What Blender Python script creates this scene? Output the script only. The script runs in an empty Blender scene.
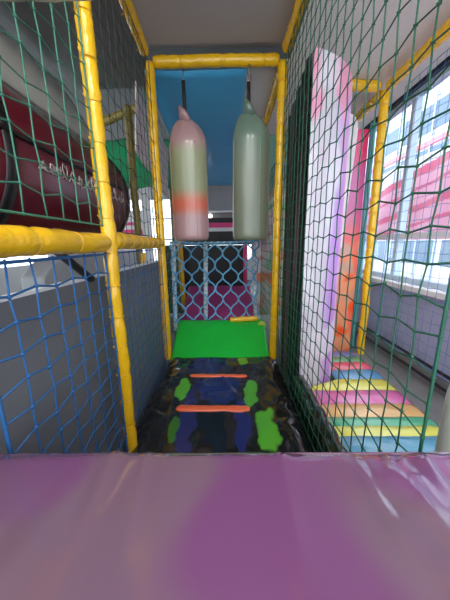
import bpy, bmesh, math, random
from mathutils import Vector, Matrix, noise
random.seed(7)
S = bpy.context.scene
COL = S.collection

# ------------------------------------------------------------------ helpers
def new(): return bmesh.new()

def obj(name, bm, mat, parent=None, base=None, smooth=True, bevel=0, subsurf=0):
    """link a bmesh (built in world coordinates) as one mesh object"""
    if base is None:
        if parent is not None:
            base = Vector((0, 0, 0)); p = parent
            while p is not None: base += p.location; p = p.parent
        else:
            xs = [v.co.x for v in bm.verts]; ys = [v.co.y for v in bm.verts]; zs = [v.co.z for v in bm.verts]
            base = Vector(((min(xs)+max(xs))/2, (min(ys)+max(ys))/2, min(zs)))
    base = Vector(base)
    bmesh.ops.translate(bm, verts=bm.verts, vec=-base)
    me = bpy.data.meshes.new(name); bm.to_mesh(me); bm.free()
    if smooth:
        for p in me.polygons: p.use_smooth = True
    for m in (mat if isinstance(mat, (list, tuple)) else [mat]): me.materials.append(m)
    o = bpy.data.objects.new(name, me); COL.objects.link(o)
    if parent is not None:
        o.parent = parent
    else:
        o.location = base
    if bevel:
        b = o.modifiers.new('bevel', 'BEVEL'); b.width = bevel; b.segments = 3; b.limit_method = 'ANGLE'
    if subsurf:
        s = o.modifiers.new('sub', 'SUBSURF'); s.levels = subsurf; s.render_levels = subsurf
    return o

def tag(o, label, cat, group=None, kind=None):
    o['label'] = label; o['category'] = cat
    if group: o['group'] = group
    if kind: o['kind'] = kind
    return o

def thing(name, loc, label, cat, group=None):
    o = bpy.data.objects.new(name, None); COL.objects.link(o); o.location = loc
    o.empty_display_size = .05
    return tag(o, label, cat, group)

def struct(name, bm, mat, smooth=False, bevel=0):
    o = obj(name, bm, mat, smooth=smooth, bevel=bevel); o['kind'] = 'structure'; return o

def box(bm, x0, x1, y0, y1, z0, z1):
    v = [bm.verts.new((x, y, z)) for z in (z0, z1) for y in (y0, y1) for x in (x0, x1)]
    for f in ((0,2,3,1), (4,5,7,6), (0,1,5,4), (2,6,7,3), (0,4,6,2), (1,3,7,5)):
        bm.faces.new([v[i] for i in f])
    return v

def prism(bm, poly, vec):
    """extrude a planar polygon along vec"""
    a = [bm.verts.new(p) for p in poly]; b = [bm.verts.new(Vector(p)+Vector(vec)) for p in poly]
    n = len(a); bm.faces.new(a[::-1]); bm.faces.new(b)
    for i in range(n): bm.faces.new([a[i], a[(i+1) % n], b[(i+1) % n], b[i]])
    bmesh.ops.recalc_face_normals(bm, faces=bm.faces)

def tube(bm, pts, r, n=5, cap=True, closed=False, flat=None):
    """swept tube; r is a number or a function of the index; flat=(a,b) gives an oval section"""
    pts = [Vector(p) for p in pts]; N = len(pts); rings = []; up = None
    for i, p in enumerate(pts):
        if closed: t = pts[(i+1) % N]-pts[i-1]
        else: t = pts[min(i+1, N-1)]-pts[max(i-1, 0)]
        if t.length < 1e-9: t = Vector((0, 0, 1))
        t.normalize()
        if up is None:
            up = Vector((0, 0, 1)) if abs(t.z) < .9 else Vector((1, 0, 0))
        up = (up-t*up.dot(t))
        if up.length < 1e-6: up = t.orthogonal()
        up.normalize(); s = t.cross(up)
        rr = r(i) if callable(r) else r
        ring = []
        for k in range(n):
            a = 2*math.pi*k/n
            q = rr(k) if callable(rr) else rr
            fa, fb = flat if flat else (1, 1)
            ring.append(bm.verts.new(p+up*(math.cos(a)*q*fa)+s*(math.sin(a)*q*fb)))
        rings.append(ring)
    for i in range(N if closed else N-1):
        A = rings[i]; B = rings[(i+1) % N]
        for k in range(n):
            bm.faces.new([A[k], A[(k+1) % n], B[(k+1) % n], B[k]])
    if cap and not closed:
        bm.faces.new(rings[0][::-1]); bm.faces.new(rings[-1])

def knot(bm, p, r):
    p = Vector(p)
    v = [bm.verts.new(p+Vector(d)*r) for d in ((1,0,0), (0,1,0), (-1,0,0), (0,-1,0), (0,0,1), (0,0,-1))]
    for a, b in ((0,1), (1,2), (2,3), (3,0)):
        bm.faces.new([v[a], v[b], v[4]]); bm.faces.new([v[b], v[a], v[5]])

def grid(bm, nu, nv, f):
    V = [[bm.verts.new(f(i/(nu), j/(nv))) for i in range(nu+1)] for j in range(nv+1)]
    for j in range(nv):
        for i in range(nu):
            bm.faces.new([V[j][i], V[j][i+1], V[j+1][i+1], V[j+1][i]])
    return V

def paint(o, fn):
    """printed pattern: a colour attribute from a function of the local point"""
    me = o.data; at = me.color_attributes.new('print', 'FLOAT_COLOR', 'POINT')
    for v in me.vertices:
        c = fn(v.co); at.data[v.index].color = (c[0], c[1], c[2], 1)

def mixc(a, b, t):
    t = max(0, min(1, t)); return tuple(a[i]*(1-t)+b[i]*t for i in range(3))
def sm(a, b, x):
    t = max(0, min(1, (x-a)/(b-a))); return t*t*(3-2*t)
def nz(x, y, z=0, s=1): return noise.noise(Vector((x*s, y*s, z*s)))
def srgb(r, g, b):
    f = lambda c: (c/255/12.92) if c/255 <= .04045 else ((c/255+.055)/1.055)**2.4
    return (f(r), f(g), f(b))

# ------------------------------------------------------------------ materials
def mat(name, col, rough=.5, bump=0, bscale=20, var=0, vscale=4, metal=0, coat=0, print_=False, wave=None, spec=None, wrinkle=0):
    m = bpy.data.materials.new(name); m.use_nodes = True
    nt = m.node_tree; N = nt.nodes; L = nt.links; b = N['Principled BSDF']
    b.inputs['Roughness'].default_value = rough; b.inputs['Metallic'].default_value = metal
    b.inputs['Coat Weight'].default_value = coat; b.inputs['Coat Roughness'].default_value = .08
    if spec is not None: b.inputs['Specular IOR Level'].default_value = spec
    tc = N.new('ShaderNodeTexCoord')
    src = None
    if print_:
        a = N.new('ShaderNodeVertexColor'); a.layer_name = 'print'; src = a.outputs['Color']
    if var:
        n = N.new('ShaderNodeTexNoise'); n.inputs['Scale'].default_value = vscale; n.inputs['Detail'].default_value = 4
        L.new(tc.outputs['Object'], n.inputs['Vector'])
        mr = N.new('ShaderNodeMapRange'); mr.inputs[3].default_value = 1-var; mr.inputs[4].default_value = 1+var
        L.new(n.outputs['Fac'], mr.inputs[0])
        mx = N.new('ShaderNodeMix'); mx.data_type = 'RGBA'; mx.blend_type = 'MULTIPLY'; mx.inputs[0].default_value = 1
        if src: L.new(src, mx.inputs[6])
        else: mx.inputs[6].default_value = (*col, 1)
        L.new(mr.outputs[0], mx.inputs[7]); src = mx.outputs[2]
    if src: L.new(src, b.inputs['Base Color'])
    else: b.inputs['Base Color'].default_value = (*col, 1)
    if bump:
        n2 = N.new('ShaderNodeTexNoise'); n2.inputs['Scale'].default_value = bscale; n2.inputs['Detail'].default_value = 3
        L.new(tc.outputs['Object'], n2.inputs['Vector'])
        bp = N.new('ShaderNodeBump'); bp.inputs['Strength'].default_value = bump; bp.inputs['Distance'].default_value = .02
        h = n2.outputs['Fac']
        if wrinkle:
            n3 = N.new('ShaderNodeTexNoise'); n3.inputs['Scale'].default_value = wrinkle; n3.inputs['Distortion'].default_value = 1.5
            L.new(tc.outputs['Object'], n3.inputs['Vector'])
            ad = N.new('ShaderNodeMath'); ad.operation = 'ADD'
            L.new(h, ad.inputs[0]); L.new(n3.outputs['Fac'], ad.inputs[1]); h = ad.outputs[0]
        L.new(h, bp.inputs['Height']); L.new(bp.outputs['Normal'], b.inputs['Normal'])
    return m

def emit(name, col, st):
    m = bpy.data.materials.new(name); m.use_nodes = True
    nt = m.node_tree; nt.nodes.clear()
    e = nt.nodes.new('ShaderNodeEmission'); e.inputs[0].default_value = (*col, 1); e.inputs[1].default_value = st
    o = nt.nodes.new('ShaderNodeOutputMaterial'); nt.links.new(e.outputs[0], o.inputs[0]); return m

def glass(name, tint=(1, 1, 1), gloss=.06):
    m = bpy.data.materials.new(name); m.use_nodes = True
    nt = m.node_tree; nt.nodes.clear(); N = nt.nodes
    t = N.new('ShaderNodeBsdfTransparent'); t.inputs[0].default_value = (*tint, 1)
    g = N.new('ShaderNodeBsdfGlossy'); g.inputs['Roughness'].default_value = .03
    mx = N.new('ShaderNodeMixShader'); mx.inputs[0].default_value = gloss
    o = N.new('ShaderNodeOutputMaterial')
    nt.links.new(t.outputs[0], mx.inputs[1]); nt.links.new(g.outputs[0], mx.inputs[2]); nt.links.new(mx.outputs[0], o.inputs[0])
    return m

YEL = mat('yellow_vinyl', (.82, .46, .008), .24, bump=.35, bscale=22, var=.12, vscale=6, coat=.3)
TIE = mat('yellow_tie', (.75, .40, .01), .4)
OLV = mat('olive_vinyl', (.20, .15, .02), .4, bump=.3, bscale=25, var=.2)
PRINT = mat('printed_vinyl', (1, 1, 1), .22, bump=.12, bscale=9, print_=True, coat=.4)
PRINTM = mat('printed_matte', (1, 1, 1), .5, print_=True, bump=.1, bscale=8)
PURP = mat('purple_vinyl', (1, 1, 1), .12, bump=.05, bscale=4, print_=True, coat=1.0, spec=.9)
BLKM = mat('black_printed_vinyl', (1, 1, 1), .12, bump=.12, bscale=7, print_=True, coat=.6, wrinkle=3)
BLK = mat('black_vinyl', (.012, .012, .013), .2, bump=.5, bscale=14, coat=.5, wrinkle=6)
DARK = mat('dark_cloth', (.02, .012, .016), .55, bump=.4, bscale=14, var=.5, vscale=7)
GRN = mat('green_vinyl', (.014, .46, .04), .25, bump=.4, bscale=6, var=.15, coat=.2)
ORG = mat('orange_vinyl', (.75, .13, .05), .3, bump=.15, bscale=30)
NETG = mat('green_twine', (.045, .19, .12), .6, var=.2, vscale=8)
NETD = mat('dark_green_twine', (.008, .085, .045), .6, var=.25, vscale=8)
NETB = mat('blue_twine', (.014, .10, .27), .6, var=.2, vscale=8)
NETBK = mat('black_twine', (.03, .035, .03), .7)
NETF = mat('fine_blue_twine', (.09, .16, .42), .6)
ROPE = mat('blue_rope', (.13, .40, .64), .6, bump=.4, bscale=120, var=.2, vscale=20)
ROPEW = mat('white_rope', (.62, .66, .66), .6, bump=.4, bscale=120)
GREYP = mat('grey_panel', (.165, .165, .172), .55, var=.1, vscale=2, bump=.03)
CEIL = mat('corridor_ceiling_vinyl', (.42, .38, .375), .6, bump=.1, bscale=3, var=.06, vscale=2)
CEILW = mat('pale_ceiling_vinyl', (.70, .64, .60), .6, bump=.1, bscale=3)
HALLC = mat('hall_ceiling_paint', (.10, .10, .095), .7, var=.1)
BLUEC = mat('blue_vinyl', (.075, .43, .74), .34, bump=.3, bscale=2.5, var=.08, vscale=2, coat=.15)
FLOORM = mat('dark_floor', (.07, .07, .075), .5, var=.2, vscale=3)
WALLB = mat('blue_grey_paint', (.36, .39, .55), .5, var=.08, vscale=3)
GUT = mat('grey_concrete', (.20, .20, .21), .6, var=.3, vscale=6)
WHT = mat('white_paint', (.78, .78, .78), .4)
WHTV = mat('white_vinyl', (.62, .64, .60), .4, bump=.1)
DKFR = mat('dark_header_paint', (.02, .03, .045), .5)
BLFR = mat('blue_white_frame', (.50, .62, .72), .4)
BLACK = mat('black_paint', (.01, .01, .011), .45)
METAL = mat('hook_steel', (.30, .29, .27), .35, metal=1)
STRAP = mat('black_webbing', (.008, .008, .008), .7)
RED = mat('dark_red_gelcoat', (.13, .004, .014), .3, var=.25, vscale=1.2, coat=.2)
REDB = mat('black_band', (.008, .006, .007), .4)
PALEG = mat('pale_grey_gelcoat', (.46, .45, .41), .4, var=.35, vscale=2)
LETT = mat('white_lettering', (.62, .50, .50), .5)
MAG = mat('magenta_vinyl', (.30, .035, .15), .4, bump=.3, bscale=8, var=.3, vscale=6)
BACK = mat('black_back_panel', (.012, .012, .014), .5, var=.3)
GRWALL = mat('grey_wall_paint', (.32, .31, .32), .6, var=.1)
PINK = mat('hot_pink_paint', (.75, .05, .22), .5)
TEAL = mat('teal_vinyl', (.10, .36, .42), .35, bump=.2)
BEAMP = mat('pale_green_vinyl', (.42, .44, .36), .45, bump=.4, bscale=20, var=.25, vscale=8)
GLASS = glass('window_glass', (.96, .98, 1), .05)
PAVE = mat('grey_paving', (.28, .29, .30), .8)

# ------------------------------------------------------------------ the setting
bm = new(); box(bm, -6, 1.86, -2.5, 9.2, -1.36, -1.28); struct('floor', bm, FLOORM)
bm = new(); box(bm, -6, 1.95, -2.0, 9.2, 2.5, 2.58); struct('ceiling', bm, HALLC)

# right wall: low wall, header, far jamb
bm = new(); box(bm, 1.80, 1.95, -2.0, 9.2, -1.28, -.46); struct('wall_right', bm, WALLB)
bm = new(); box(bm, 1.80, 1.95, -2.0, 9.2, 1.42, 2.5); struct('wall_right_upper', bm, DKFR)
bm = new(); box(bm, 1.72, 1.97, -2.0, 9.2, -.46, -.41); struct('trim_1', bm, WHT, bevel=.006)
bm = new(); box(bm, 1.755, 1.80, -2.0, 6.0, -1.28, -1.12); struct('baseboard_right', bm, GUT, bevel=.01)
# window band
wroot = bpy.data.objects.new('window_1', None); COL.objects.link(wroot); wroot.location = (1.87, 3, -.41); wroot['kind'] = 'structure'
bm = new()
box(bm, 1.84, 1.91, -2, 9.2, -.41, -.36); box(bm, 1.84, 1.91, -2, 9.2, 1.37, 1.42)
y = -1.9
while y < 9.2:
    box(bm, 1.84, 1.91, y, y+.05, -.36, 1.37); y += 1.18
obj('window_frame', bm, BLFR, wroot, smooth=False)
bm = new(); box(bm, 1.845, 1.905, -2, 9.2, .03, .085); obj('transom', bm, WHT, wroot, smooth=False)
bm = new(); box(bm, 1.872, 1.878, -2, 9.2, -.36, 1.37); obj('window_pane', bm, GLASS, wroot, smooth=False)

# left partition just outside the netting
bm = new(); box(bm, -.695, -.67, -.4, 2.52, -1.28, -.160); struct('wall_left', bm, GREYP)
bm = new(); box(bm, -.70, -.665, -.4, 2.52, -.160, -.148); struct('trim_2', bm, WHT)
# hall walls
WALLH = mat('hall_wall_paint', (.45, .46, .46), .7, var=.1)
bm = new(); box(bm, -6.1, -6, -2, 9.2, -1.28, -.55); box(bm, -6.1, -6, -2, 9.2, 1.6, 2.5)
for y in (-2, .6, 3.2, 5.8, 8.9): box(bm, -6.1, -6, y, y+.3, -.55, 1.6)
struct('wall_hall_left', bm, WALLH)
bm = new(); box(bm, -6.1, 1.95, 9.1, 9.2, -1.28, -.55); box(bm, -6.1, 1.95, 9.1, 9.2, 1.5, 2.5)
for x in (-6.1, -3.9, -2.9, -1.9, -.9, 1.6): box(bm, x, x+.28, 9.1, 9.2, -.55, 1.5)
struct('wall_hall_back', bm, WALLH)
for nm, (x0, x1, y0, y1) in (('window_2', (-6.06, -6.05, -1.7, 9)), ('window_3', (-6, 1.9, 9.14, 9.15))):
    bm = new(); box(bm, x0, x1, y0, y1, -.55, 1.55); w = struct(nm, bm, GLASS)
    bm = new()
    for z in (.15, .85): box(bm, x0-.02, x1+.02, y0-.02, y1+.02, z, z+.05)
    obj('window_frame', bm, BLFR, w, smooth=False)

# ------------------------------------------------------------------ padded yellow tubes
def sleeve(bm, a, b, r, seed, pinch=.16, n=14, amp=1.0, bow=0):
    a = Vector(a); b = Vector(b); L = (b-a).length; N = max(6, int(L/.018)); t = (b-a).normalized()
    side = t.orthogonal().normalized()
    pts = [a+(b-a)*(i/N)+side*(bow*math.sin(math.pi*i/N))+Vector((nz(i*.05, seed, 1), nz(i*.05, seed, 5), nz(i*.05, seed, 9)))*.006*amp for i in range(N+1)]
    def rad(i):
        s = i/N*L; d = abs(((s+seed*.037) % pinch)-pinch/2)
        p = 1-.16*math.exp(-(d/.012)**2)
        e = min(i, N-i)*.018
        p *= min(1, .78+.22*math.sqrt(min(1, e/.03)))
        return lambda k: r*p*(1+.07*amp*nz(k*.9*2/ n*3, s*14, seed*3.1)+.05*amp*nz(k*.3, s*45, seed))
    tube(bm, pts, rad, n)
    return [a+t*(m*pinch+pinch/2-(seed*.037) % pinch) for m in range(0, int(L/pinch)+2) if 0.03 < m*pinch+pinch/2-(seed*.037) % pinch < L-.03], t

def padded(name, a, b, label, cat, group, r=.046, seed=1, m=None, pinch=.16, ties=True, **k):
    a = Vector(a); b = Vector(b); base = a if a.z <= b.z else b
    root = thing(name, base, label, cat, group)
    bm = new(); spots, t = sleeve(bm, a, b, r, seed, pinch, **k)
    sl = obj('foam_sleeve', bm, m or YEL, root)
    if ties:
        s1 = t.orthogonal().normalized(); s2 = t.cross(s1)
        for i, p in enumerate(spots):
            bm = new(); q = r*.90
            tube(bm, [p+s1*math.cos(u*math.pi/8)*q+s2*math.sin(u*math.pi/8)*q for u in range(16)], .0035, 5, closed=True)
            an = 3.6+nz(i, seed)*2
            d = s1*math.cos(an)+s2*math.sin(an)
            tube(bm, [p+d*q, p+d*(q+.012)+t*.004, p+d*(q+.02)+t*.014], .003, 4)
            obj('cable_tie', bm, TIE, sl)
    return root

G1 = 'yellow padded posts of the play frame'; G2 = 'yellow padded beams of the play frame'
padded('padded_post', (-.565, 1.25, -1.2), (-.575, 1.25, 1.42), 'bright yellow padded post nearest the camera, crossing the thick yellow rail at left', 'post', G1, r=.034, seed=1, amp=1.5)
padded('padded_post', (-.64, 2.5, -1.2), (-.635, 2.5, 1.49), 'yellow padded post at the left front corner of the green mat, left of the bags', 'post', G1, r=.041, seed=2)
padded('padded_post', (.478, 2.5, -1.2), (.485, 2.5, 1.49), 'yellow padded post at the right front corner of the green mat, beside the dark pad', 'post', G1, r=.041, seed=3)
padded('padded_post', (1.51, 2.70, -1.26), (1.47, 2.70, 1.36), 'yellow padded post beside the windows at the far end of the rainbow floor', 'post', G1, r=.040, seed=4)
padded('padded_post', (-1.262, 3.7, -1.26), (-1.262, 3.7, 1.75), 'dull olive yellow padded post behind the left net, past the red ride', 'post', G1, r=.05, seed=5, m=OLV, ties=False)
padded('padded_post', (-1.02, 3.1, -1.27), (-1.015, 3.1, -.09), 'short thin yellow padded post behind the blue net, past the grey partition', 'post', G1, r=.032, seed=6)
padded('padded_post', (-.76, 4.25, -1.1), (-.78, 4.25, 1.3), 'yellow padded post inside the frame, seen behind the blue rope net', 'post', G1, r=.045, seed=7)

padded('padded_beam', (-.60, 2.5, 1.497), (.45, 2.5, 1.497), 'yellow padded crossbeam overhead that the two hanging bags are tied to', 'beam', G2, r=.044, seed=8, pinch=.35)
padded('padded_beam', (-.605, 1.2, 1.53), (-.655, 2.44, 1.53), 'yellow padded ceiling beam running back along the upper left', 'beam', G2, r=.042, seed=9)
padded('padded_beam', (.50, 1.2, 1.53), (.50, 2.44, 1.53), 'yellow padded ceiling beam above the right net, nearer the camera than the bags', 'beam', G2, r=.042, seed=10, amp=1.4)
padded('padded_beam', (.50, 2.56, 1.50), (.50, 4.3, 1.47), 'yellow padded ceiling beam going back beyond the right hanging bag', 'beam', G2, r=.042, seed=11, amp=1.4)
padded('padded_rail', (-.573, .2, .012), (-.573, 1.21, .012), 'thick yellow padded rail between upper green net and lower blue net, nearest left', 'rail', G2, r=.042, seed=12, amp=1.3, pinch=.22)
padded('padded_rail', (-.578, 1.29, .02), (-.633, 2.44, .015), 'yellow padded rail between the two left posts, above the grey partition', 'rail', G2, r=.046, seed=13)
padded('padded_beam', (1.47, .3, 1.34), (1.47, 2.64, 1.37), 'yellow padded beam above the windows, running towards the upper right corner', 'beam', G2, r=.045, seed=14, amp=1.6)
padded('padded_beam', (.95, 2.7, 1.42), (1.42, 2.7, 1.39), 'short yellow padded crossbeam behind the net, at the top of the window post', 'beam', G2, r=.045, seed=15)
padded('padded_beam', (1.47, 2.76, 1.36), (1.47, 4.2, 1.34), 'dim yellow padded beam going back past the top of the window post', 'beam', G2, r=.045, seed=16)
padded('padded_beam', (-.66, .60, .505), (.66, .60, .489), 'pale greenish padded crossbeam along the top edge of the view', 'beam', None, r=.032, seed=17, m=BEAMP, ties=False, pinch=.3)

# ------------------------------------------------------------------ ceilings of the play frame
bm = new()
grid(bm, 20, 24, lambda u, v: (-.66+1.18*u, 1.1+1.42*v, 1.60-.02*math.sin(math.pi*u)*math.sin(math.pi*v)))
o = obj('ceiling_panel', bm, CEIL); o.modifiers.new('t', 'SOLIDIFY').thickness = -.02
tag(o, 'grey vinyl ceiling sheet above the near bay, in front of the yellow crossbeam', 'ceiling sheet')
bm = new()
def blue_pt(u, v):
    y = 2.56+3.5*v
    e = max(0, .25-u)/.25
    return (-.70+.89*u+.01*nz(0, v*6), y, 1.46-.19*v-.10*e*e*sm(0, .3, v)-.05*math.sin(math.pi*u)*math.sin(math.pi*v)+.008*nz(u*4, v*5))
grid(bm, 24, 40, blue_pt)
o = obj('blue_canopy', bm, BLUEC); o.modifiers.new('t', 'SOLIDIFY').thickness = -.015
tag(o, 'bright blue vinyl ceiling sheet behind the two hanging bags', 'ceiling sheet')
bm = new(); grid(bm, 6, 20, lambda u, v: (.15+.5*u, 2.58+3.4*v, 1.53-.15*v))
o = obj('ceiling_panel', bm, CEILW); o.modifiers.new('t', 'SOLIDIFY').thickness = -.02
tag(o, 'off-white ceiling strip to the right of the blue sheet, beyond the crossbeam', 'ceiling sheet')
bm = new(); box(bm, .53, 1.78, .6, 4.4, 1.44, 1.47)
o = obj('ceiling_panel', bm, CEILW, smooth=False); tag(o, 'pale grey ceiling panel over the rainbow floor, beside the windows', 'ceiling sheet')
# off-white side drape under the blue sheet
bm = new()
grid(bm, 20, 12, lambda u, v: (-.80-.02*math.sin(u*9)-.05*v, 2.6+1.3*u, 1.42-.12*u-(.55+.1*u)*v))
o = obj('side_drape', bm, mat('pale_pink_vinyl', (.72, .62, .60), .45, bump=.2, bscale=5)); o.modifiers.new('t', 'SOLIDIFY').thickness = .01
tag(o, 'pale pinkish vinyl side sheet hanging below the left edge of the blue sheet', 'sheet')

# ------------------------------------------------------------------ nets
def net(name, P, nu, nv, m, label, group='safety nets around the play frame', r=.003, amp=.012, shift=.004, seed=0, border=True, keep=None, slant=0, bm_r=None, kn=2.1, bulge=None, n=4):
    """P(u,v) gives a point; nu x nv cells of knotted twine"""
    def pt(i, j):
        u = i/nu; v = j/nv
        p = Vector(P(u, v)); e = 1e-3
        du = (Vector(P(u+e, v))-Vector(P(u-e, v))).normalized(); dv = (Vector(P(u, v+e))-Vector(P(u, v-e))).normalized()
        ed = 0 if (j == 0 or j == nv) else 1; eu = 0 if (i == 0 or i == nu) else 1
        s = 1 if (i+j) % 2 else -1
        q = p+dv*(s*amp*ed)+du*(s*amp*.35*eu)
        q += du*(nz(i*.7, j*.7, seed)*shift*2*eu)+dv*(nz(i*.7, j*.7, seed+20)*shift*2*ed)
        if bulge: q += Vector(bulge)*(math.sin(math.pi*u)*math.sin(math.pi*v))
        return q
    bm = new(); T = {(i, j): pt(i, j) for i in range(nu+1) for j in range(nv+1)}
    for i in range(nu+1): tube(bm, [T[i, j] for j in range(nv+1)], r, n)
    for j in range(nv+1): tube(bm, [T[i, j] for i in range(nu+1)], r, n)
    for p in T.values(): knot(bm, p, r*kn*1.25)
    o = obj(name, bm, m); tag(o, label, 'net', group)
    if border:
        bm = new()
        loop = [T[i, 0] for i in range(nu+1)]+[T[nu, j] for j in range(1, nv+1)]+[T[i, nv] for i in range(nu-1, -1, -1)]+[T[0, j] for j in range(nv-1, 0, -1)]
        tube(bm, loop, r*1.5, 5, closed=True)
        base = o.location.copy(); bmesh.ops.translate(bm, verts=bm.verts, vec=(0, 0, 0))
        obj('border_rope', bm, m, o)
    return o

net('safety_net', lambda u, v: (-.575, .57+.64*u, .09+1.25*v-.05*(1-u)*(v)), 7, 16, NETG, 'pale green net above the near yellow rail, in front of the dark red ride', seed=1, amp=.008, r=.0028)
net('safety_net', lambda u, v: (-.60-.03*u, 1.3+1.15*u, .07+1.4*v), 12, 14, NETBK, 'dark thin net between the two left posts, above the yellow rail', seed=2, r=.0022, amp=.01)
net('safety_net', lambda u, v: (-.575, .56+.65*u, -1.2+1.16*v), 7, 14, NETB, 'blue net below the near yellow rail, in front of the grey partition', seed=3, amp=.007, r=.0038)
net('safety_net', lambda u, v: (-.60-.03*u, 1.3+1.15*u, -1.2+1.16*v), 12, 14, NETB, 'blue net below the farther yellow rail, between the two left posts', seed=4, amp=.008, r=.0025)
net('safety_net', lambda u, v: (.495, .56+1.87*u, -1.17+2.66*v), 23, 31, NETD, 'large dark green net along the right side, before the rainbow floor', seed=5, amp=.0075, r=.0028, bulge=(.012, 0, 0), shift=.006)
net('safety_net', lambda u, v: (1.62, .35+2.3*u, -1.0+2.36*v), 26, 26, NETF, 'fine pale blue net close in front of the windows', seed=6, amp=.004, r=.0020, kn=1.2)
net('safety_net', lambda u, v: (-.72-.05*u, 2.58+1.6*u, -1.15+1.14*v), 16, 11, NETG, 'green net left of the green mat, behind the left mat-corner post', seed=7, amp=.006, r=.003)
net('safety_net', lambda u, v: (-.72-.05*u, 2.58+1.6*u, .06+1.3*v), 16, 12, NETG, 'green net on the left side of the far bay, above rail height', seed=8, amp=.006, r=.0024)
net('safety_net', lambda u, v: (.50, 2.56+1.2*u, -1.1+1.9*v), 12, 19, NETG, 'green net on the right side of the green mat, before the pastel mural', seed=9, amp=.006, r=.0028)

# blue rope climbing net hanging at the back of the green mat
root = thing('climbing_net', (-.14, 3.02, -.95), 'thick blue rope climbing net hanging behind the green mat', 'climbing net')
bm = new(); x0, x1, z0, z1 = -.665, .37, -.95, .02
nc = 11; sx = (x1-x0)/nc; H = .14
for i in range(nc+1):
    pts = []
    for k in range(0, 100):
        z = z0+(z1-z0)*k/99; ph = (z-z0)/H*math.pi+(math.pi if i % 2 else 0)
        c = math.cos(ph); c = math.copysign(abs(c)**.8, c)
        x = x0+i*sx+sx*.5*c
        x = max(x0, min(x1, x))
        pts.append((x+.010*nz(i*3, z*9), 3.02+.02*math.sin(z*9+i)+.05*math.sin((z-z0)/(z1-z0)*math.pi), z+.012*nz(z*8, i*5, 3)))
    tube(bm, pts, .0095, 6)
obj('rope_mesh', bm, ROPE, root)
bm = new()
tube(bm, [(x0+(x1-x0)*k/20, 3.02, z1+.005-.012*math.sin(math.pi*k/20)) for k in range(21)], .014, 7)
br = obj('border_rope', bm, ROPE, root); bm = new()
tube(bm, [(x0+(x1-x0)*k/20, 3.02, z0+.01) for k in range(21)], .012, 7)
obj('border_rope', bm, ROPE, root)
for i in range(14):
    x = x0+.04+i*(x1-x0-.08)/13
    bm = new(); tube(bm, [(x+.02*math.cos(a*.785)*.6, 3.02+.02*math.sin(a*.785), z1+.006*math.sin(a*.785+1)) for a in range(8)], .006, 5, closed=True)
    obj('lashing', bm, ROPEW, br)
# posts wound in white tape and blue rope
for x, lab in ((-.665, 'white post wound with blue rope at the left edge of the rope net'), (-.27, 'white post wound with blue rope behind the middle of the rope net'), (.32, 'white post wound with blue rope at the right edge of the rope net')):
    w = thing('wrapped_post', (x, 3.16, -1.1), lab, 'post', 'rope-wound posts of the climbing net')
    bm = new(); tube(bm, [(x-.02+.03*k/20, 3.16, -1.1+1.12*k/20) for k in range(21)] if x < .3 else [(x+.05*(1-k/20), 3.16, -1.1+1.12*k/20) for k in range(21)], .026, 10)
    obj('post_core', bm, ROPEW, w)
    for hand in (1, -1):
        bm = new(); pts = []
        for k in range(0, 181):
            t = k/180; a = hand*t*2*math.pi*9
            xc = (x-.02+.03*t) if x < .3 else x+.05*(1-t)
            pts.append((xc+.029*math.cos(a), 3.16+.029*math.sin(a), -1.09+1.10*t))
        tube(bm, pts, .0055, 4); obj('wound_rope', bm, ROPE, w)

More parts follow.
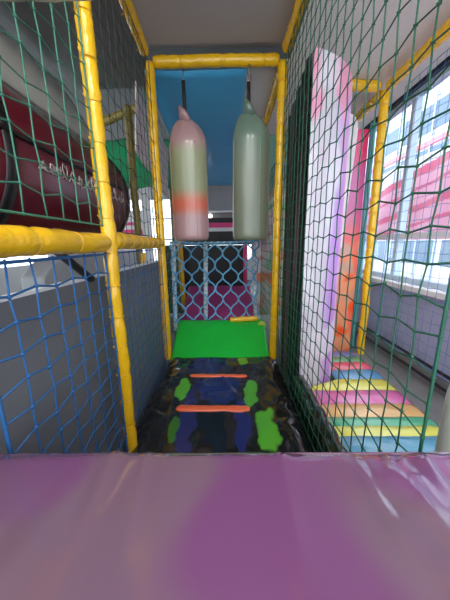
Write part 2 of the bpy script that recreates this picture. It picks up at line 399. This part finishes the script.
# ------------------------------------------------------------------ hanging bags
def bag(cx, cy, ztop, zbot, R, lean, label, colf, strap_top, hook):
    root = thing('hanging_bag', (cx, cy, zbot), label, 'hanging bag', 'padded hanging bags')
    bm = new(); n = 36; prof = []
    H = ztop-zbot
    for k in range(46):
        t = k/45
        if t < .04: rr = .88+.12*math.sqrt(t/.04)
        elif t < .80: rr = 1+.02*math.sin((t-.04)/.76*math.pi)
        else:
            q = (t-.80)/.20; rr = math.sqrt(max(0, 1-q**1.75))*.90+.10*(1-q)
        rr = max(rr, .045)
        prof.append((t, rr))
    rings = []
    for t, rr in prof:
        z = zbot+H*t; q = sm(.78, 1, t)
        ring = []
        for k in range(n):
            a = 2*math.pi*k/n
            w = 1+.10*q*math.sin(a*7+2)+.02*nz(math.cos(a)*2, math.sin(a)*2, t*5)
            flat = .72*(1-q)+.5*q
            ring.append(bm.verts.new((cx+lean*q*q+R*rr*w*math.cos(a), cy+R*rr*w*flat*math.sin(a), z+.012*q*nz(a, t*4))))
        rings.append(ring)
    for i in range(len(rings)-1):
        for k in range(n): bm.faces.new([rings[i][k], rings[i][(k+1) % n], rings[i+1][(k+1) % n], rings[i+1][k]])
    bm.faces.new(rings[0][::-1]); bm.faces.new(rings[-1])
    b = obj('bag_body', bm, BAG, root); paint(b, colf)
    # gathered tip, seam and flap
    tx = cx+lean
    bm = new(); tube(bm, [(tx-.0, cy, ztop-.03), (tx-.022, cy-.03, ztop+.03), (tx-.045, cy-.03, ztop+.085)], lambda i: (.07, .045, .012)[i], 8, flat=(.5, 1))
    f = obj('gathered_flap', bm, BAG, root); paint(f, lambda c: colf(Vector((0, 0, H))))
    for sx_ in (.42, -.95):
        bm = new(); pts = []
        for k in range(30):
            t = .01+.78*k/29; a = -math.acos(sx_)
            pts.append((cx+R*1.015*math.cos(a), cy+R*1.015*.72*math.sin(a), zbot+H*t))
        tube(bm, pts, .004, 5); s = obj('welded_seam', bm, BAG, root); paint(s, lambda c: tuple(min(1, x*1.25) for x in colf(c)))
    bm = new(); tube(bm, [(tx, cy, ztop-.02), (tx-.004, cy, (ztop+strap_top)/2), (tx-.006, cy, strap_top)], .016, 8, flat=(1.0, .45))
    st = obj('strap', bm, STRAP, root)
    if hook:
        bm = new()
        ringz = strap_top+.035
        tube(bm, [(tx-.006+.02*math.cos(a*.5236), cy, ringz+.03*math.sin(a*.5236)) for a in range(12)], .0055, 6, closed=True)
        tube(bm, [(tx-.006, cy, ringz+.03), (tx-.002, cy, 1.42), (tx, cy, 1.455)], .008, 6)
        obj('carabiner_hook', bm, METAL, root)
    else:
        bm = new(); tube(bm, [(tx-.006, cy, strap_top-.01), (tx-.006, cy, 1.46)], .004, 5); obj('hanging_cord', bm, METAL, root)
    return root
BAG = mat('bag_vinyl', (1, 1, 1), .32, bump=.1, bscale=6, print_=True, coat=.3)
mauve, gg, orr = srgb(160, 126, 126), srgb(132, 136, 104), srgb(184, 92, 66)
def col_left(c):
    z = c.z
    k = mixc(mauve, orr, sm(.20, .30, z)); k = mixc(k, gg, sm(.33, .47, z)); return mixc(k, mauve, sm(.72, .88, z))
def col_right(c):
    return mixc(srgb(110, 116, 98), srgb(98, 118, 104), sm(.5, 1, c.z+.1*nz(c.x*5, c.z*3)))
bag(-.340, 2.52, 1.085, .035, .165, -.015, 'left hanging bag, mauve and green-grey with a rusty orange band', col_left, 1.37, False)
bag(.222, 2.48, 1.11, .03, .163, -.02, 'right hanging bag, plain grey-green, hung from a metal hook', col_right, 1.33, True)

# ------------------------------------------------------------------ mats and pads
# purple pad in the foreground
root = thing('platform_pad', (0, .2, -1.27), 'glossy purple vinyl platform pad across the foreground', 'pad')
bm = new(); PT = -.487
prof = []
for k in range(40): prof.append((-.75+1.235*k/39, PT))
for k in range(1, 13):
    a = math.pi/2*k/12; prof.append((.485+.06*math.sin(a), PT-.06+.06*math.cos(a)))
for k in range(1, 10): prof.append((.545, PT-.06-.70*k/9))
def padpt(u, v):
    f = u*(len(prof)-1); i = min(int(f), len(prof)-2); t = f-i
    y = prof[i][0]*(1-t)+prof[i+1][0]*t; z = prof[i][1]*(1-t)+prof[i+1][1]*t
    x = -.645+1.43*v
    g = sm(-.1, .2, y)*sm(PT-.2, PT-.02, z)
    z += g*(.007*nz(x*3, y*3, 2)+.004*nz(x*9, y*5, 4)*sm(.2, .5, y))
    # drawn-in creases near the edge
    for cx, wd, dp in ((-.27, .02, .005), (-.19, .012, .004), (.12, .014, .004), (.29, .018, .005), (.38, .02, .003)):
        xx = cx+(.47-y)*.12*(1 if cx < 0 else -.3)
        z += g*dp*math.exp(-((x-xx)/wd)**2)*sm(.25, .46, y)
    if x > .2: z += g*.009*nz(x*13, y*13, 9)*sm(.2, .35, x)*sm(.22, .42, y)
    return (x, y, z)
grid(bm, 110, 200, padpt)
bmesh.ops.recalc_face_normals(bm, faces=bm.faces)
b = obj('pad_cover', bm, PURP, root); b.modifiers.new('t', 'SOLIDIFY').thickness = .01
def purple(c):
    x, y = c.x, c.y
    base = srgb(106, 80, 98); k = mixc(base, srgb(106, 60, 102), sm(-.08, .25, nz(x*3, y*4, 3)+.25*sm(.1, .32, y)))
    k = mixc(k, srgb(102, 86, 94), sm(.05, .5, nz(x*1.7+4, y*1.7, 8)+.3*sm(.1, -.2, y)))
    return k
paint(b, purple)
bm = new(); tube(bm, [(-.64+1.42*k/60, 5.27e-1+.001*nz(k*.4, 1), PT-.019+.002*nz(k*.5, 7)) for k in range(61)], .0035, 6)
s = obj('welded_seam', bm, PURP, root); paint(s, lambda c: srgb(108, 76, 98))

# black printed mat on the corridor floor
root = thing('floor_mat', (-.09, 1.5, -1.27), 'black vinyl floor mat printed with green and navy shapes, before the green mat', 'mat')
bm = new()
def matz(x, y):
    e = sm(-.62, -.50, x)*sm(.52, .38, x)
    z = -1.225+.05*e
    z += .007*nz(x*5, y*4, 1)+.003*nz(x*12, y*9, 5)
    # long crease in the vinyl
    cx = -.10+.23*sm(2.35, 1.45, y)**1.2
    z += .007*math.exp(-((x-cx)/.010)**2)*sm(2.42, 2.3, y)*sm(1.42, 1.55, y)
    # bunched folds at both sides
    for s0, d in ((-.52, 1), (.42, -1)):
        z += .020*(1-abs(nz(x*7+y*6*d, y*5-x*9*d, s0)))**5*math.exp(-((x-s0)/.09)**2)
    return z
grid(bm, 110, 150, lambda u, v: (-.60+1.082*u, .56+1.87*v, matz(-.60+1.082*u, .56+1.87*v)))
b = obj('mat_cover', bm, BLKM, root); b.modifiers.new('t', 'SOLIDIFY').thickness = -.03
K0, NAVY, LIME = (.010, .010, .011), srgb(34, 38, 92), srgb(80, 166, 46)
def art(c):
    x = c.x-.09; y = c.y+1.5
    w = .035*nz(x*6, y*6, 2); k = K0; w2 = .035*nz(x*6+5, y*6, 7)
    def blob(px, py, rx, ry): return sm(1.0, .80, math.hypot((x-px+w)/rx, (y-py+w2)/ry)+.35*nz(x*13, y*11, px)+.15*nz(x*30, y*26, py))
    nv = max(blob(-.20, 2.27, .20, .17), blob(-.08, 1.86, .19, .24), blob(-.28, 1.50, .065, .40), blob(.085, 1.45, .065, .30))
    nv *= 1-.9*blob(-.09, 1.40, .10, .27)
    k = mixc(k, NAVY, nv)
    for px, py, rx, ry, q in ((-.37, 1.86, .055, .16, 1), (-.36, 1.40, .045, .12, .35), (.17, 1.78, .055, .20, .9), (.25, 1.40, .08, .19, .9), (.15, 2.36, .06, .11, .9)):
        k = mixc(k, LIME, blob(px, py, rx, ry)*q)
    return k
paint(b, art)
for (xa, xb, y, wy) in ((-.345, .165, 2.06, .026), (-.375, .150, 1.60, .036)):
    bm = new(); pts = [(xa+(xb-xa)*k/20, y-.012*k/20+.005*nz(k*.3, y), -1.145+.004*nz(k*.4, 2)) for k in range(21)]
    tube(bm, pts, lambda i: wy*(1 if 0 < i < 20 else .5), 10, flat=(.42, 1))
    obj('step_bar', bm, ORG, root)
# black side bolsters
bm = new()
grid(bm, 10, 60, lambda u, v: (.53+.10*u+.006*nz(u*3, v*20), .56+1.34*v, -1.19+.11*math.sin(math.pi*u)+.014*nz(u*4, v*16, 3)+.012*abs(math.sin(v*24+u*2))))
o = obj('side_bolster', bm, BLK); o.modifiers.new('t', 'SOLIDIFY').thickness = -.03
tag(o, 'wrinkled black vinyl bolster along the foot of the right net', 'bolster')
# green sloping mat
bm = new()
grid(bm, 40, 24, lambda u, v: (-.59+1.02*u, 2.44+.55*v, -1.185+.235*sm(-.05, 1.0, v)+.012*nz(u*5, v*3)+.012*math.sin(math.pi*v)-.02*(1-sm(0, .06, v))))
o = obj('sloping_mat', bm, GRN); o.modifiers.new('t', 'SOLIDIFY').thickness = -.04
tag(o, 'bright green vinyl sloping mat below the rope net', 'mat')
padded('padded_bar', (.03, 2.93, -.895), (.36, 2.93, -.88), 'small yellow padded bar lying on the back edge of the green mat', 'bar', None, r=.032, seed=22, ties=False)
bm = new(); tube(bm, [(.40, 2.84, -.945), (.40, 2.88, -.945)], .05, 20)
o = obj('end_disc', bm, mat('yellow_green_plastic', (.50, .60, .06), .4), bevel=.006); tag(o, 'small yellow-green disc at the right end of the yellow bar', 'disc')

# ------------------------------------------------------------------ beyond the rope net
bm = new(); grid(bm, 20, 20, lambda u, v: (-.64+1.02*u, 3.24+.9*v, -1.12+.42*v+.015*nz(u*8, v*8)))
o = obj('sloping_mat', bm, MAG); o.modifiers.new('t', 'SOLIDIFY').thickness = -.03
tag(o, 'dusky magenta padded slope seen through the rope net', 'mat')
bm = new(); box(bm, -1.1, .36, 4.55, 4.6, -1.25, -.02); struct('wall_back_lower', bm, BACK)
bm = new(); tube(bm, [(.30, 4.3, -.72), (.30, 4.3, .0)], .03, 10); o = obj('pink_post', bm, PINK)
tag(o, 'thin pink post behind the right edge of the rope net', 'post')
bm = new(); box(bm, -1.1, .6, 6.2, 6.25, -.02, 1.5); struct('wall_back', bm, GRWALL)
bm = new(); box(bm, -1.0, .55, 6.05, 6.2, .70, .74); tag(obj('wall_shelf', bm, WHT, smooth=False), 'thin white shelf on the far grey wall, between the bags', 'shelf')
root = thing('display_counter', (-.2, 6.0, -.02), 'black counter with a hot pink and white band, far behind the gap between the bags', 'counter')
bm = new(); box(bm, -.95, .5, 5.85, 6.15, -.02, .275); obj('counter_base', bm, BACK, root, smooth=False)
bm = new(); box(bm, -.95, .5, 5.83, 6.15, .275, .355); obj('white_band', bm, WHT, root, smooth=False)
bm = new(); box(bm, -.95, .5, 5.83, 6.15, .356, .46); obj('pink_band', bm, PINK, root, smooth=False)
bm = new(); box(bm, -.95, .5, 5.9, 6.15, .461, .57); obj('counter_top', bm, BACK, root, smooth=False)
bm = new(); bmesh.ops.create_uvsphere(bm, u_segments=14, v_segments=8, radius=.05); bmesh.ops.translate(bm, verts=bm.verts, vec=(-.37, 6.0, .62))
tag(obj('round_lamp', bm, emit('lamp_glow', (1, .98, .95), 2.5)), 'small round white lamp on the far black counter', 'lamp')
# pastel mural to the right
bm = new(); grid(bm, 30, 90, lambda u, v: (.40+.75*u, 3.85, -1.1+2.55*v))
o = obj('mural_panel', bm, PRINTM, smooth=False); o.modifiers.new('t', 'SOLIDIFY').thickness = .03
tag(o, 'pastel mural panel of green, pink and orange patches, right of the rope net', 'panel')
def mural(c):
    x, z = c.x, c.z-1.1
    k = mixc(srgb(222, 236, 214), srgb(250, 242, 238), sm(-.2, .3, nz(x*5, z*4, 1)))
    k = mixc(k, srgb(150, 220, 160), sm(.1, .35, nz(x*6, z*5, 6)))
    k = mixc(k, srgb(250, 150, 96), sm(.08, .3, nz(x*6+2, z*5, 11))*sm(.1, -.3, z))
    k = mixc(k, srgb(232, 130, 160), sm(.12, .3, nz(x*6+7, z*5, 15))*sm(-.2, .2, z))
    k = mixc(k, srgb(110, 160, 145), sm(.55, .85, z))
    return k
paint(o, mural)

# ------------------------------------------------------------------ right bay
# tall upright pad with a dark side and a lilac face
root = thing('upright_pad', (.72, 2.3, -1.26), 'tall upright pad with black side and white and lilac face, behind the right net', 'pad')
A, B = Vector((.605, 1.975)), Vector((.945, 2.13)); D = Vector((-.045, .48))
Wd = B-A; ZB, ZT = -1.26, 1.25; rc = .15
def face_outline():
    o = [(0, ZB), (1, ZB)]; W = Wd.length
    for k in range(11):
        a = math.pi/2*k/10; o.append((1-rc/W+rc/W*math.cos(a), ZT-.12-rc+rc*math.sin(a)+.12*(1-(1-rc/W+rc/W*math.cos(a)))))
    for k in range(1, 9): o.append(((1-rc/W)*(1-k/8), ZT-.12+.12*(1-(1-rc/W)*(1-k/8))))
    return o
def P3(u, z, d):
    lean = -.025*(z-ZB)/(ZT-ZB)
    q = A+Wd*u+D*d; return Vector((q.x+lean*(1-.0*u), q.y, z))
OUT = face_outline()
bm = new()
ns = 24; nzr = 80   # face as a grid clipped by the outline height
def topz(u):
    W = Wd.length; uu = u*W; base = ZT-.05*u
    q = uu-(W-rc)
    if q > 0: base -= rc-math.sqrt(max(0, rc*rc-q*q))
    return base
grid(bm, ns, nzr, lambda u, v: P3(u, ZB+(topz(u)-ZB)*v, 0)+Vector((.45, -1, 0)).normalized()*(.03*math.sin(math.pi*u)**.6))
f = obj('front_face', bm, PRINT, root)
def lilac(c):
    x = c.x+.72; z = c.z-1.26; u = (x-.56)/.38
    k = mixc(srgb(200, 192, 200), srgb(188, 136, 208), sm(.45, .85, u+.15*nz(x*4, z*2, 2)))
    k = mixc(k, srgb(226, 150, 178), sm(.5, .95, z)*sm(.02, .2, nz(x*9, z*3, 5)+.1))
    k = mixc(k, srgb(236, 180, 196), sm(.88, .98, u))
    k = mixc(k, srgb(218, 210, 218), sm(.05, .3, nz(x*7, z*3, 9))*.8)
    return k
paint(f, lilac)
bm = new()   # dark side with hanging folds
grid(bm, 40, 50, lambda u, v: P3(0, ZB+(topz(0)-.26*u**1.3-ZB)*v, u)+Vector((-1, -.1, 0))*(.008*math.sin(u*34+v*2)+.008))
obj('side_cover', bm, DARKP := mat('maroon_black_cloth', (1, 1, 1), .5, bump=.3, bscale=14, print_=True), root)
def maroon(c):
    x, y, z = c.x, c.y, c.z
    k = mixc((.010, .008, .010), srgb(112, 56, 82), sm(.0, .5, nz(y*9, z*.8, 3)+.15*sm(2.0, .8, z)-.2*sm(.0, -.35, y)))
    return k
paint([o for o in root.children if o.name.startswith('side_cover')][0], maroon)
bm = new()   # top, back and far side
for k in range(ns):
    u0, u1 = k/ns, (k+1)/ns
    a, b_, c, d = P3(u0, topz(u0), 0), P3(u1, topz(u1), 0), P3(u1, topz(u1)-.26, 1), P3(u0, topz(u0)-.26, 1)
    bm.faces.new([bm.verts.new(p) for p in (a, b_, c, d)])
    e, f_ = P3(u1, ZB, 1), P3(u0, ZB, 1)
    bm.faces.new([bm.verts.new(p) for p in (d, c, e, f_)])
bm.faces.new([bm.verts.new(p) for p in (P3(1, topz(1), 0), P3(1, ZB, 0), P3(1, ZB, 1), P3(1, topz(1)-.26, 1))])
bmesh.ops.remove_doubles(bm, verts=bm.verts, dist=1e-4)
obj('rear_cover', bm, WHTV, root)

# mural pad at the far end of the rainbow floor
root = thing('upright_pad', (1.2, 2.85, -1.24), 'upright pad painted orange and pink at the far end of the rainbow floor', 'pad')
bm = new()
def mp(u, v):
    x = .98+.43*u+.02*u*(1-v)
    z = -1.24+(2.32+.0*u)*v
    return (x, 2.80-.02*math.sin(math.pi*u), z)
grid(bm, 24, 90, mp); f = obj('front_face', bm, PRINT, root)
def clouds(c):
    x, z = c.x+1.2, c.z-1.24
    k = mixc(srgb(238, 110, 90), srgb(232, 150, 110), sm(-.2, .2, nz(x*5, z*3, 1)))
    k = mixc(k, srgb(244, 84, 30), sm(.0, .25, nz(x*5, z*5, 4))*sm(.0, -.4, z))
    k = mixc(k, srgb(196, 150, 130), sm(.05, .25, nz(x*7, z*6, 14))*sm(-.9, -.2, z))
    k = mixc(k, srgb(196, 92, 150), sm(-.1, .4, z)); k = mixc(k, srgb(220, 60, 110), sm(.65, .9, z))
    return k
paint(f, clouds)
bm = new(); v = [bm.verts.new(p) for p in ((.98, 2.80, -1.24), (1.43, 2.80, -1.24), (1.41, 2.80, 1.08), (.98, 2.80, 1.08))]
w = [bm.verts.new(p) for p in ((.98, 2.92, -1.24), (1.43, 2.92, -1.24), (1.41, 2.92, 1.08), (.98, 2.92, 1.08))]
for i in range(4): bm.faces.new([v[i], w[i], w[(i+1) % 4], v[(i+1) % 4]])
bm.faces.new(w[::-1]); obj('rear_cover', bm, PINK, root, smooth=False)
# rounded white and pale pink pad standing in front of the mural pad, upper part
bm = new()
poly = [(.90, 2.70, -1.24), (.96, 2.70, -1.24), (1.0, 2.70, -.28), (1.20, 2.70, -.05)]+[(1.14+.12*math.cos(a*math.pi/16), 2.70, 1.05+.14*math.sin(a*math.pi/16)) for a in range(0, 9)]+[(.90, 2.70, 1.19)]
prism(bm, poly, (0, .05, 0)); o = obj('upright_pad', bm, mat('white_pink_vinyl', (.80, .70, .72), .35, var=.25, vscale=5), bevel=.015, smooth=False)
tag(o, 'narrow white pad with rounded top, between the lilac pad and the orange pad', 'pad')
bm = new(); pts = [(1.475+.015*(1-k/30), 2.86, -1.24+2.40*k/30) for k in range(31)]
tube(bm, pts, .028, 10); o = obj('teal_post', bm, TEAL); tag(o, 'slim teal padded post directly left of the window-side yellow post', 'post')

# rainbow floor of padded strips
root = thing('rainbow_mat', (1.0, 1.5, -1.26), 'rainbow floor mat of coloured padded strips beside the right net', 'mat')
ed = [2.66, 2.50, 2.385, 2.235, 2.06, 1.885, 1.70, 1.545, 1.455, 1.37, 1.24, 1.08, .92]
cl = [srgb(84, 92, 160), srgb(66, 132, 74), srgb(226, 74, 104), srgb(62, 132, 184), srgb(214, 204, 62), srgb(204, 84, 156), srgb(216, 166, 96), srgb(52, 160, 116), srgb(208, 204, 70), srgb(56, 138, 170), srgb(214, 90, 120), srgb(120, 170, 80)]
for i in range(12):
    y1, y0 = ed[i], ed[i+1]; bm = new()
    def sp(u, v, y0=y0, y1=y1):
        a = math.sin(math.pi*v)**.5
        yy = y0+(y1-y0)*v; xl = .645 if yy < 1.90 else min(.98, .645+(yy-1.90)*2.3)
        x = xl+(1.385-xl)*u
        return (x, yy, -1.225+.028*a*min(1, math.sin(math.pi*u)*6)+.005*nz(u*6, v*3, y0*9))
    grid(bm, 24, 10, sp)
    m = mat('strip_vinyl_%d' % i, mixc(cl[i], (.42, .42, .40), .12), .18, bump=.3, bscale=9, coat=.7, var=.1, wrinkle=5)  # grey mixed into each strip colour stands in for glare on the vinyl
    s = obj('padded_strip', bm, m, root); s.modifiers.new('t', 'SOLIDIFY').thickness = -.03
# pipes by the wall foot, gutter slab
bm = new(); box(bm, 1.40, 1.755, .4, 3.3, -1.28, -1.235); struct('trim_3', bm, GUT)
for x, z, lab in ((1.735, -1.05, 'upper black pipe along the foot of the window wall'), (1.71, -1.15, 'lower black pipe along the foot of the window wall')):
    bm = new(); tube(bm, [(x, .4+2.9*k/20, z+.004*nz(k, x*9)) for k in range(21)], .014, 8)
    tag(obj('wall_pipe', bm, BLACK), lab, 'pipe', 'black pipes along the right wall')
# short white padded post at right
bm = new(); N_ = 30
tube(bm, [(.885, .845, -1.26+.80*k/N_) for k in range(N_+1)], lambda i: .06*(1 if i < N_-5 else math.sqrt(max(.02, 1-((i-N_+5)/5)**2))), 20)
tag(obj('short_post', bm, WHTV), 'short off-white padded post at the right edge, above the purple pad', 'post')

# ------------------------------------------------------------------ left: red ride, hall things
AX, AZ, R_ = -1.93, .58, .66
root = thing('ride_capsule', (AX, 2, -1.28), 'large dark red rounded ride body with pale script, behind the upper left net', 'ride')
bm = new(); pts = []; rad = []
for k in range(60):
    y = .1+3.35*k/59; pts.append((AX, y, AZ)); rad.append(R_)
for k in range(1, 14):
    a = math.pi/2*k/13; pts.append((AX, 3.45+.42*math.sin(a), AZ)); rad.append(max(.02, R_*max(0, math.cos(a))**.6))
tube(bm, pts, lambda i: rad[i], 48); obj('ride_shell', bm, RED, root)
def band(y0, y1, e=.012):
    bm = new(); tube(bm, [(AX, y0, AZ), (AX, y0+.001, AZ), (AX, y1-.001, AZ), (AX, y1, AZ)], lambda i: R_+(e if 0 < i < 3 else -.01), 48); return bm
obj('black_band', band(3.42, 3.50), REDB, root); obj('black_band', band(1.60, 1.68), REDB, root); obj('black_band', band(1.2, 1.33), REDB, root)
bm = new()   # long dark belt line
for k in range(1): 
    tube(bm, [(AX+(R_+.002)*math.cos(.13), .2+3.1*k2/30, AZ+(R_+.002)*math.sin(.13)) for k2 in range(31)], .02, 6)
obj('belt_line', bm, REDB, root)
# flowing script lettering (not legible in the photo)
bm = new()
def onshell(y, a, lift=.006): return (AX+(R_+lift)*math.cos(a), y, AZ+(R_+lift)*math.sin(a))
y = 1.86; random.seed(3)
for w in range(15):
    hgt = random.choice((.04, .05, .09, .035, .10, .06)); wd = random.choice((.05, .07, .10))
    pts = [onshell(y+wd*(t/12)+.045*math.sin(t/12*2*math.pi), -.12+.05*random.random()+hgt/R_*(.5-.5*math.cos(t/12*2*math.pi))+.02*math.sin(t*2.1)) for t in range(13)]
    tube(bm, pts, random.choice((.004, .006, .008)), 4); y += wd*1.15
obj('script_lettering', bm, LETT, root)
bm = new(); box(bm, AX-.4, AX+.4, .3, 1.25, -1.28, .10); obj('ride_base', bm, REDB, root, smooth=False)
# pale grey canopy above the red ride
bm = new()
grid(bm, 8, 30, lambda u, v: (-1.80+.40*u, .4+2.7*v, 1.72-.50*u-.20*u*u+.02*v))
o = obj('ride_canopy', bm, PALEG); o.modifiers.new('t', 'SOLIDIFY').thickness = .02
tag(o, 'pale grey moulded canopy above the dark red ride, at upper left', 'canopy')
bm = new(); bmesh.ops.create_uvsphere(bm, u_segments=20, v_segments=12, radius=1)
bmesh.ops.scale(bm, verts=bm.verts, vec=(.05, .10, .13)); bmesh.ops.translate(bm, verts=bm.verts, vec=(-1.60, 1.78, 1.60))
obj('dark_port', bm, BLACK, o)
# ceiling board over the left walkway
bm = new(); box(bm, -1.75, -.78, 1.3, 3.4, 1.78, 1.83)
o = obj('ceiling_board', bm, mat('mid_grey_board', (.15, .145, .135), .35, var=.2, vscale=3), smooth=False)
tag(o, 'dark grey ceiling board outside the left net, above the red ride', 'ceiling board')
# green slide cover further back
bm = new()
grid(bm, 16, 16, lambda u, v: (-2.6+1.6*u, 4.8+.5*v, 1.0+.95*v+.02*math.sin(u*18)))
root = thing('slide_cover', (-1.8, 5.05, -1.28), 'glossy green slide cover behind the olive post, at upper left', 'slide cover')
for lx in (-2.5, -1.1):
    b2 = new(); tube(b2, [(lx, 5.34, -1.28), (lx, 5.34, 1.93)], .03, 8); obj('support_post', b2, OLV, root)
o = obj('cover_sheet', bm, mat('glossy_green_sheet', (.02, .30, .12), .15, bump=.5, bscale=6, coat=.5), root); o.modifiers.new('t', 'SOLIDIFY').thickness = .02
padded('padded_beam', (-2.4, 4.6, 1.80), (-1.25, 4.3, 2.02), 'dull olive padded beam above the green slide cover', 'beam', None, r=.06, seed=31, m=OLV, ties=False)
# grey counter and signs beyond the partition
root = thing('grey_counter', (-2.0, 3.0, -1.28), 'light grey rounded counter behind the grey partition, under the left rail', 'counter')
bm = new(); prism(bm, [(-1.55, 2.05, -1.28), (-1.55, 4.6, -1.28), (-1.55, 4.6, -.10), (-1.55, 2.5, -.097), (-1.55, 2.3, -.12), (-1.55, 2.1, -.25)], (-.2, 0, 0))
obj('counter_body', bm, mat('light_grey_laminate', (.42, .44, .46), .4), root, smooth=False, bevel=.03)
bm = new(); box(bm, -1.74, -1.53, 2.5, 4.62, -.095, -.072); obj('counter_top', bm, WHT, root, smooth=False)
for nm, y, c, lab in (('yellow_sign', 4.75, (.85, .60, .03), 'small yellow sign beyond the grey counter, under the left rail'), ('green_sign', 5.12, (.05, .55, .16), 'small green sign with dark bars beyond the grey counter, under the left rail')):
    bm = new(); box(bm, -3.1, -3.06, y, y+.28, -.28, -.10); o = obj(nm, bm, mat(nm, c, .5), smooth=False); tag(o, lab, 'sign', 'signs under the left rail')
    if nm == 'green_sign':
        bm = new()
        for q in (.06, .16): box(bm, -3.058, -3.05, y+q, y+q+.05, -.26, -.12)
        obj('dark_bars', bm, BLACK, o, smooth=False)
bm = new(); box(bm, -3.2, -3.1, 4.55, 5.6, -1.28, .0); o = obj('display_board', bm, mat('pale_board', (.66, .72, .74), .5, var=.2, vscale=3), smooth=False)
tag(o, 'pale bluish white display board behind the small yellow and green signs', 'board')
bm = new(); tube(bm, [(-.70, 1.02, .0), (-.66, 1.22, -.16)], .018, 8); o = obj('diagonal_brace', bm, BLACK)
tag(o, 'black diagonal brace behind the near yellow post, just under the rail', 'brace')
root = thing('poster', (-1.9, 5.2, -1.28), 'small pink and white poster behind the olive post, right of the red ride', 'poster')
bm = new(); box(bm, -2.15, -1.65, 5.2, 5.22, .12, .66); pb = obj('poster_board', bm, WHT, root, smooth=False)
bm = new(); tube(bm, [(-1.9, 5.24, -1.28), (-1.9, 5.24, .5)], .02, 8); obj('poster_stand', bm, BLACK, root)
bm = new(); box(bm, -2.12, -1.68, 5.192, 5.199, .14, .30); box(bm, -2.1, -1.8, 5.192, 5.199, .38, .44); obj('pink_print', bm, PINK, pb, smooth=False)

# ------------------------------------------------------------------ outside
bm = new(); box(bm, 2.0, 40, -20, 40, -1.6, -1.5); struct('ground_outside', bm, PAVE)
# striped awning outside the window
bm = new()
def aw(u, v):
    y = 2.2+6.8*u; return (3.2+.25*v+.02*math.sin(u*60), y, .03+1.42*v+.0*y)
grid(bm, 140, 90, aw)
o = obj('striped_awning', bm, PRINTM); o.modifiers.new('t', 'SOLIDIFY').thickness = .02
tag(o, 'pink and white striped sheet outside the windows', 'awning')
oz = o.location.z; oy = o.location.y
def stripes(c):
    y = c.y+oy; z = c.z+oz; s = z+.17*(y-4)
    d = s-.30
    for s0, wd in ((.38, .03), (.66, .05), (.72, .015), (1.02, .03), (1.30, .06), (1.37, .03)):
        if abs(s-s0) < wd: return srgb(236, 110, 142)
    if s > 1.36: return srgb(240, 238, 240)
    return srgb(250, 178, 200)
paint(o, stripes)
root = thing('office_building', (8, 8, -1.5), 'pale office building with blue window bands, seen outside the windows', 'building')
bm = new(); box(bm, 8, 14, -6, 30, -1.5, 9); obj('facade', bm, mat('pale_facade', (.68, .71, .74), .7), root, smooth=False)
WIN = mat('blue_office_glass', (.10, .17, .25), .25)
for z in (-.9, 1.0, 2.6, 4.2, 5.8):
    for y in range(-5, 29, 3):
        bm = new(); box(bm, 7.96, 8.02, y, y+2.7, z, z+.95); w = obj('window', bm, WIN, root, smooth=False)
bm = new()
for y in range(-6, 30, 1): box(bm, 7.93, 7.99, y-.03, y+.03, -1.5, 9)
obj('mullion', bm, mat('blue_mullion', (.45, .55, .70), .5), root, smooth=False)
bm = new()
for z in (1.9, 3.55): box(bm, 7.90, 7.99, -6, 30, z+.12, z+.30)
obj('red_band', bm, mat('coral_band', (.80, .22, .28), .5), root, smooth=False)

# ------------------------------------------------------------------ unseen hall lamps, added to brighten the interior
LAMP = emit('added_lamp', (1, .97, .92), LAMPS := 22.0)
def lamp(x, y, z, lx, ly, lab):
    t = thing('added_ceiling_light', (x, y, z), lab, 'ceiling light', 'added ceiling lights of the hall')
    bm = new(); box(bm, x-lx/2, x+lx/2, y-ly/2, y+ly/2, z+.03, z+.07); obj('housing', bm, WHT, t, smooth=False)
    bm = new(); box(bm, x-lx/2+.02, x+lx/2-.02, y-ly/2+.02, y+ly/2-.02, z+.01, z+.03); obj('diffuser', bm, LAMP, t, smooth=False)
for x, y in ((-4.7, 1.2), (-4.7, 4.2), (-4.7, 7)): lamp(x, y, 2.42, .3, 1.3, 'unseen white ceiling light added to light the hall, left of the play frame')
for x, y in ((-.6, -.9), (.6, -.9)): lamp(x, y, 2.42, .5, 1.2, 'unseen white ceiling light added to brighten the play frame, behind the camera')

# ------------------------------------------------------------------ sky
W = bpy.data.worlds.new('sky'); S.world = W; W.use_nodes = True
nt = W.node_tree; bg = nt.nodes['Background']
bg.inputs[0].default_value = (.86, .93, 1, 1); bg.inputs[1].default_value = 3.0
sun = bpy.data.lights.new('sun', 'SUN'); sun.energy = .8; sun.angle = .15; so = bpy.data.objects.new('sun', sun); COL.objects.link(so)
so.rotation_euler = Vector((.75, -.15, -.62)).to_track_quat('-Z', 'Y').to_euler()

# ------------------------------------------------------------------ camera
cam = bpy.data.cameras.new('camera'); co = bpy.data.objects.new('camera', cam); COL.objects.link(co)
cam.sensor_fit = 'HORIZONTAL'; cam.sensor_width = 36; cam.lens = 36*253.2/450; cam.clip_start = .02
r0 = Vector((0.9998993677514342, 0.007582173988287667, -0.011990204664376742)); u0 = Vector((0.010066978937366357, 0.21627533872376714, 0.976280509789576)); f0 = Vector((-0.00999551426175412, 0.9763029696244558, -0.21617724486428247))
M3 = Matrix((r0, u0, -f0)).transposed(); co.matrix_world = M3.to_4x4()
S.camera = co
S.view_settings.view_transform = 'Standard'; S.view_settings.look = 'None'; S.view_settings.gamma = 1; S.view_settings.exposure = 0.5
S.view_settings.use_curve_mapping = False
S.cycles.use_denoising = True
S.cycles.max_bounces = 8; S.cycles.transparent_max_bounces = 16
